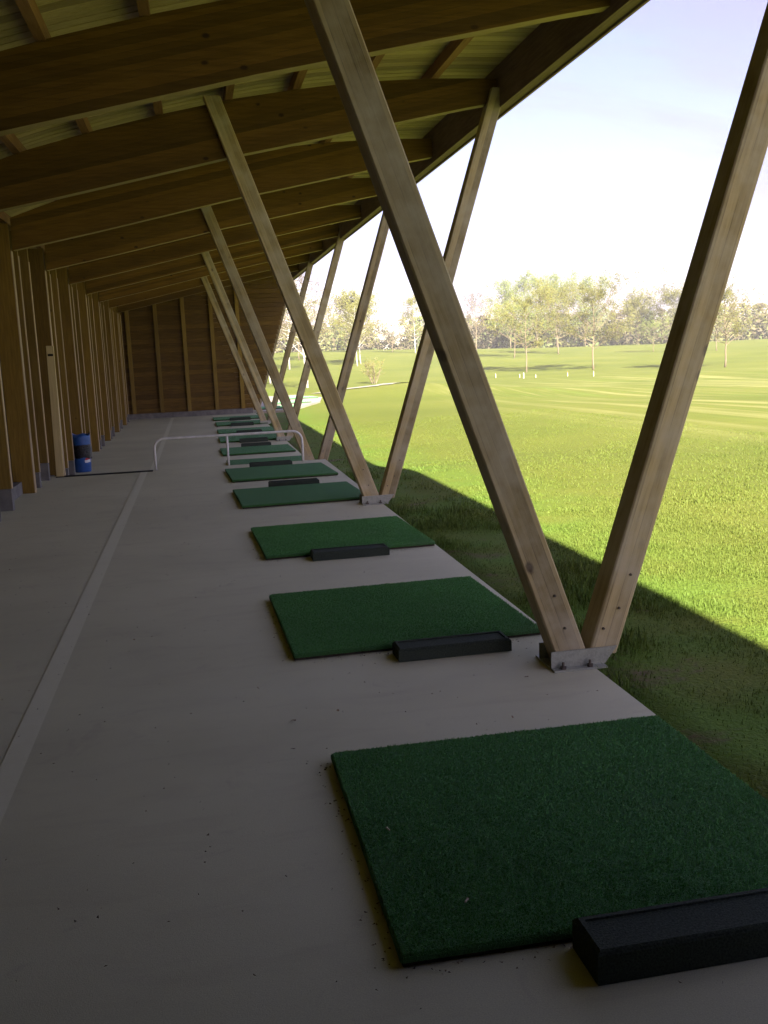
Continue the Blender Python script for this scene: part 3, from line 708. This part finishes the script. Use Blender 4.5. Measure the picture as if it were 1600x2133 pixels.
# ------------------------------------------------------------------ trees
def grow(seed, h, cw, clear, leaf_n, leaf_s, style='round', nb=22, tr=.011):
    """returns trunk and crown builders; style sets the outline"""
    rd = random.Random(seed); T, K = MB(), MB()
    pts = []; x = y = 0
    for i in range(9):
        t = i/8; pts.append(Vector((x, y, h*.93*t))); x += rd.gauss(0, .018)*h*.35; y += rd.gauss(0, .018)*h*.35
    r_b = h*tr
    T.tube(pts, [r_b*(1.25 if i == 0 else 1)*(1-.88*i/8) for i in range(9)], 7)
    def axis_at(t):
        q = t/.93*8; i = min(7, int(q)); return pts[i].lerp(pts[i+1], min(1, q-i))
    def prof(t):   # t 0..1 along the crown
        if style == 'round': return math.sin(math.pi*min(1, .10+.84*t)**.85)
        if style == 'tall': return .35+.65*math.sin(math.pi*(.12+.80*t)) if t < .75 else .35+.65*math.sin(math.pi*(.12+.80*t))
        if style == 'birch': return .9*math.sin(math.pi*(.14+.80*t)**.8)
        return 1
    tips = []
    def branch(p, d, ln, rad, lev):
        n = 3; q = [p]; dd = d.copy()
        for i in range(n):
            dd = (dd+Vector((rd.gauss(0,.16), rd.gauss(0,.16), rd.gauss(.05,.12)-(.10 if style == 'birch' and lev > 0 else 0)))).normalized(); q.append(q[-1]+dd*ln/n)
        (T if lev == 0 else K).tube(q, [rad*(1-.75*i/n) for i in range(n+1)], 4 if lev else 5, mi=0, cap=False)
        if lev < 2:
            for s in range(4 if lev == 0 else 3):
                t = rd.uniform(.3, 1); i = min(n-1, int(t*n)); pp = q[i].lerp(q[i+1], t*n-i)
                ax = Vector((rd.gauss(0,1), rd.gauss(0,1), rd.gauss(.25,.7))).normalized()
                nd = (dd*.8+ax*.85).normalized(); branch(pp, nd, ln*rd.uniform(.38,.6), rad*.45, lev+1)
        else: tips.append((q[-1], q[-2]))
        if lev: tips.append((q[2], q[1]))
    for i in range(nb):
        t = (i+rd.random())/nb; zz = clear+(.92-clear)*t; p = axis_at(min(.92, zz))
        a = i*2.4+rd.uniform(-.5,.5); out = cw/2*prof(t)*rd.uniform(.75,1.12)
        up = rd.uniform(.35,.8) if style != 'tall' else rd.uniform(.9,1.5)
        d = Vector((math.cos(a), math.sin(a), up)).normalized(); branch(p, d, out*1.30+.12, r_b*.34*(1-.6*t)+.006, 0)
    for k in range(leaf_n):
        p, q = tips[rd.randrange(len(tips))]
        c = p.lerp(q, rd.uniform(-.3, 1))+Vector((rd.gauss(0,1), rd.gauss(0,1), rd.gauss(0,1)))*leaf_s*1.1
        u = Vector((rd.gauss(0,1), rd.gauss(0,1), rd.gauss(0,1))).normalized(); w_ = u.orthogonal().normalized()
        s = leaf_s*rd.uniform(.45, 1.15); u *= s*.5; w_ *= s*.36
        K.add([tuple(c-u), tuple(c+w_), tuple(c+u*1.1), tuple(c-w_)], [(0,1,2,3)], 1)
    return T, K
def tree(name, x, y, label, cat, seed, h, cw, clear, ln, ls, leaf, style='round', bark='bark', group=None, nb=22, tr=.011, lean=0):
    t = tag(empty(name, (x, y, terrain(x, y)-.05)), label, cat, group)
    h *= .90; T, K = grow(seed, h, cw, clear, ln, ls, style, nb, tr)
    T.build('trunk', M[bark], t, smooth=True); K.build('crown', [M['twig'], M[leaf]], t)
    t.rotation_euler = (0, lean, 0)
    return t
G = 'trees scattered over the fairway'
tree('young_tree', 28.66, 85.2, 'slender young tree with thin straight trunk, left of the three nearest fairway trees', 'tree', 1, 6.9, 6.0, .27, 7500, .125, 'leaf_yellow', group=G)
tree('young_tree', 37.5, 115.9, 'small tree close behind the slender young tree', 'tree', 2, 6.3, 6.0, .26, 4200, .16, 'leaf_pale', group=G)
tree('young_tree', 47.3, 127.3, 'broad budding tree between the slender tree and the bushy olive tree, farther back', 'tree', 3, 8.8, 8.0, .24, 6000, .18, 'leaf_yellow', group=G)
tree('young_tree', 33.64, 82.1, 'bushy olive tree with spreading branches, right of the slender young tree', 'tree', 4, 7.0, 6.8, .26, 9000, .125, 'leaf_olive', group=G, tr=.013)
tree('small_tree', 56.2, 117.8, 'small round pale tree standing alone before the far wood', 'tree', 5, 3.7, 3.7, .22, 1300, .15, 'leaf_pale', group=G)
tree('young_tree', 39.97, 71.4, 'budding tree right of the nearest right-hand slanted leg', 'tree', 6, 6.3, 4.8, .28, 7000, .115, 'leaf_olive', group=G, tr=.013)
tree('young_tree', 59.4, 108.1, 'tree mostly hidden behind the nearest right-hand slanted leg', 'tree', 7, 5.6, 4.4, .28, 1500, .15, 'leaf_yellow', group=G)
tree('bare_tree', 40.9, 144.3, 'bare beige tree rising just right of the nearest left slanted leg', 'tree', 8, 8.6, 5.0, .2, 3000, .14, 'leaf_bud', 'tall', group=G)
tree('hawthorn', 30.2, 154, 'small round tree covered in white blossom on the far grass', 'tree', 9, 5.2, 4.6, .18, 3800, .16, 'blossom', group=G)
tree('birch_tree', 17.6, 110.3, 'white-trunked birch, the front stem of the close pair', 'tree', 10, 7.8, 4.6, .26, 3800, .13, 'leaf_yellow', 'birch', 'birch', G)
tree('birch_tree', 18.5, 113.4, 'white-trunked birch standing right behind the other of the pair', 'tree', 12, 7.3, 4.6, .28, 3400, .13, 'leaf_olive', 'birch', 'birch', G)
tree('birch_tree', 30.2, 137.5, 'birch beside the blossoming tree, partly behind the slanted leg', 'tree', 13, 8.6, 4.6, .22, 3800, .16, 'leaf_yellow', 'birch', 'birch', G)
tree('bare_tree', 7.5, 69.4, 'tall thin-twigged birch seen between the far V supports', 'tree', 14, 8.9, 5.4, .26, 4200, .085, 'leaf_bud', 'birch', 'birch', G, nb=30, lean=-.05)
tree('birch_tree', 9.9, 108.4, 'white-stemmed tree farther back between the far V supports', 'tree', 15, 9.6, 6.0, .22, 4500, .14, 'leaf_olive', 'birch', 'birch', G)
tree('birch_tree', 5.85, 81.6, 'white-stemmed tree close to the end wall\'s right edge', 'tree', 16, 8.0, 3.8, .26, 1500, .12, 'leaf_olive', 'birch', 'birch', G)
tree('birch_tree', 13.2, 130.0, 'yellowish tree behind the tall thin-twigged birch', 'tree', 17, 7.6, 7.5, .12, 5000, .17, 'leaf_yellow', 'round', 'bark', G)
for i, (x, y, h, cw, leaf, lab) in enumerate(((57.0, 178.0, 11.0, 6.2, 'leaf_pale', 'tall pale green tree at the left of the row before the wood'),
    (62.6, 179.4, 12.3, 6.6, 'leaf_pale', 'tallest pale green tree in the row before the wood'),
    (67.0, 181.0, 11.4, 6.4, 'leaf_pale', 'pale green tree third in the row before the wood'),
    (71.0, 177.0, 11.0, 7.0, 'leaf_pale', 'pale green tree at the right of the row, behind the bushy olive tree'),
    (79.4, 172.6, 7.0, 6.0, 'leaf_yellow', 'yellow-green bushy tree right of the pale row'),
    (84.0, 165.0, 8.0, 6.5, 'leaf_olive', 'olive bushy tree before the right part of the wood'),
    (25.0, 160.0, 7.5, 6.0, 'leaf_yellow', 'yellow-green tree just behind the white blossom tree'))):
    tree('tall_tree', x, y, lab, 'tree', 30+i, h, cw*1.3, .12, 9000, .26, leaf, 'tall', group='pale trees before the wood', nb=26)
# multi-stemmed shrub
sh = tag(empty('shrub', (13.3, 75.6, terrain(13.3, 75.6)-.03)), 'low bare multi-stemmed shrub on the slope left of the mound', 'shrub')
T_, K_ = MB(), MB(); rd = random.Random(3); tips = []
for s in range(9):
    a = rd.uniform(0, 6.28); d = Vector((math.cos(a)*.35, math.sin(a)*.35, 1)).normalized(); p = Vector((math.cos(a)*.12, math.sin(a)*.12, 0)); q = [p]
    for i in range(4): q.append(q[-1]+(d+Vector((rd.gauss(0,.12), rd.gauss(0,.12), 0)))*.42)
    T_.tube(q, [.035,.028,.02,.013,.006], 5)
    for k in range(12):
        i = rd.randrange(1, 4); pp = q[i].lerp(q[i+1], rd.random()); e = pp+Vector((rd.gauss(0,.35), rd.gauss(0,.35), rd.uniform(.15,.5))); K_.tube([pp, e], [.008,.003], 3, cap=False); tips.append((pp, e))
for k in range(650):
    p, e = tips[rd.randrange(len(tips))]; c = p.lerp(e, rd.uniform(.2, 1.1))+Vector((rd.gauss(0,.06),)*3); u = Vector((rd.gauss(0,1), rd.gauss(0,1), rd.gauss(0,1))).normalized()*.045; w_ = u.orthogonal()*.7
    K_.add([tuple(c-u), tuple(c+w_), tuple(c+u), tuple(c-w_)], [(0,1,2,3)], 1)
T_.build('stems', M['bark'], sh); K_.build('crown', [M['twig'], M['leaf_yellow']], sh)

# far wood: reads as one mass
rd = random.Random(77); W = MB()
for row in range(4):
    Dm = 198+row*17
    az = -9.0
    while az < 42:
        D_ = Dm+rd.uniform(-6, 6); a = R(az); x, y = math.sin(a)*D_, math.cos(a)*D_; z = terrain(x, y)-.3
        hh = rd.uniform(5.6, 7.0)*(.85 if az < 12 else 1.0)+row*.5; cw = rd.uniform(4.2, 6.6); mi = rd.choices((0, 1, 2), (5, 3, 1.4) if az > 14 else (6, 2, .6))[0]
        W.tube([(x,y,z),(x+rd.gauss(0,.2),y,z+hh*.7)], [.16,.05], 4, mi=0, cap=False)
        for k in range(8): 
            t = rd.uniform(.35,.8); a2 = rd.uniform(0, 6.28); W.tube([(x,y,z+hh*t*.8),(x+math.cos(a2)*cw*.42,y+math.sin(a2)*cw*.42,z+hh*(t*.8+.2))], [.05,.02], 3, mi=0, cap=False)
        for k in range(330):
            t = rd.random()**1.0; rad = cw/2*math.sqrt(rd.random())*math.sin(math.pi*(.18+.76*t)); a2 = rd.uniform(0, 6.28)
            c = Vector((x+rad*math.cos(a2), y+rad*math.sin(a2), z+.3+hh*t)); u = Vector((rd.gauss(0,1), rd.gauss(0,1), rd.gauss(0,1))).normalized(); w_ = u.orthogonal().normalized()
            s = rd.uniform(.18, .48); W.add([tuple(c-u*s), tuple(c+w_*s*.6), tuple(c+u*s), tuple(c-w_*s*.6)], [(0,1,2,3)], mi)
        az += rd.uniform(.75, 1.25)
for k in range(16000):
    az = R(rd.uniform(-9, 42)); D_ = rd.uniform(196, 262); x, y = math.sin(az)*D_, math.cos(az)*D_; c = Vector((x, y, terrain(x, y)-.2+rd.uniform(0, 4.6)))
    u = Vector((rd.gauss(0,1), rd.gauss(0,1), rd.gauss(0,1))).normalized(); w_ = u.orthogonal().normalized(); s = rd.uniform(.3, .7); W.add([tuple(c-u*s), tuple(c+w_*s*.7), tuple(c+u*s), tuple(c-w_*s*.7)], [(0,1,2,3)], rd.choices((0,1,2),(3,3,1))[0])
tag(W.build('distant_wood', [M['far_bare'], M['far_olive'], M['far_green']]), 'hazy brown and olive wood closing off the far side of the grass', 'wood', kind='stuff')

# ------------------------------------------------------------------ distance stakes on the grass
stk = [(10.34,69.9,.47,0,'white stake on the slope beside the low shrub'),(22.2,73.2,.33,0,'white stake left of the slender young tree, alone'),
 (23.2,70.5,.28,0,'thin white stake just left of the slender tree\'s thicker stake'),(23.1,69.3,.41,0,'thicker white stake in front of the slender young tree'),
 (23.8,68.7,.25,0,'short white stake right of the slender young tree'),(25.7,67.4,.32,1,'stake with a reddish top midway between the slender and bushy trees'),
 (26.45,64.5,.36,0,'white stake in front of the bushy olive tree')]
for x, y, h, red, lab in stk:
    t = tag(empty('distance_stake', (x, y, terrain(x, y))), lab, 'stake', 'marker stakes on the grass')
    s = .022 if h < .4 else .035
    b = MB(); b.box((-s,-s*.5,-.1), (s,s*.5,h*.8), .008); b.build('post', M['stake'], t)
    b = MB(); b.box((-s*.97,-s*.47,h*.8), (s*.97,s*.47,h), .012); b.build('cap', M['stakered' if red else 'stake'], t)

# ------------------------------------------------------------------ spring haze over the fields
b = MB(); b.box((-960, -960, -4.0), (960, 960, 19.0))
hz_m = bpy.data.materials.new('haze'); hz_m.use_nodes = True; hn = hz_m.node_tree; hn.nodes.clear()
pv = hn.nodes.new('ShaderNodeVolumePrincipled'); ho = hn.nodes.new('ShaderNodeOutputMaterial')
pv.inputs['Color'].default_value = (.98, .96, .94, 1); pv.inputs['Density'].default_value = .0007; pv.inputs['Anisotropy'].default_value = .1
hn.links.new(pv.outputs[0], ho.inputs['Volume'])
hz_o = tag(b.build('haze', hz_m), 'thin pale haze over the fields', 'haze', kind='stuff')
sc.cycles.volume_bounces = 0
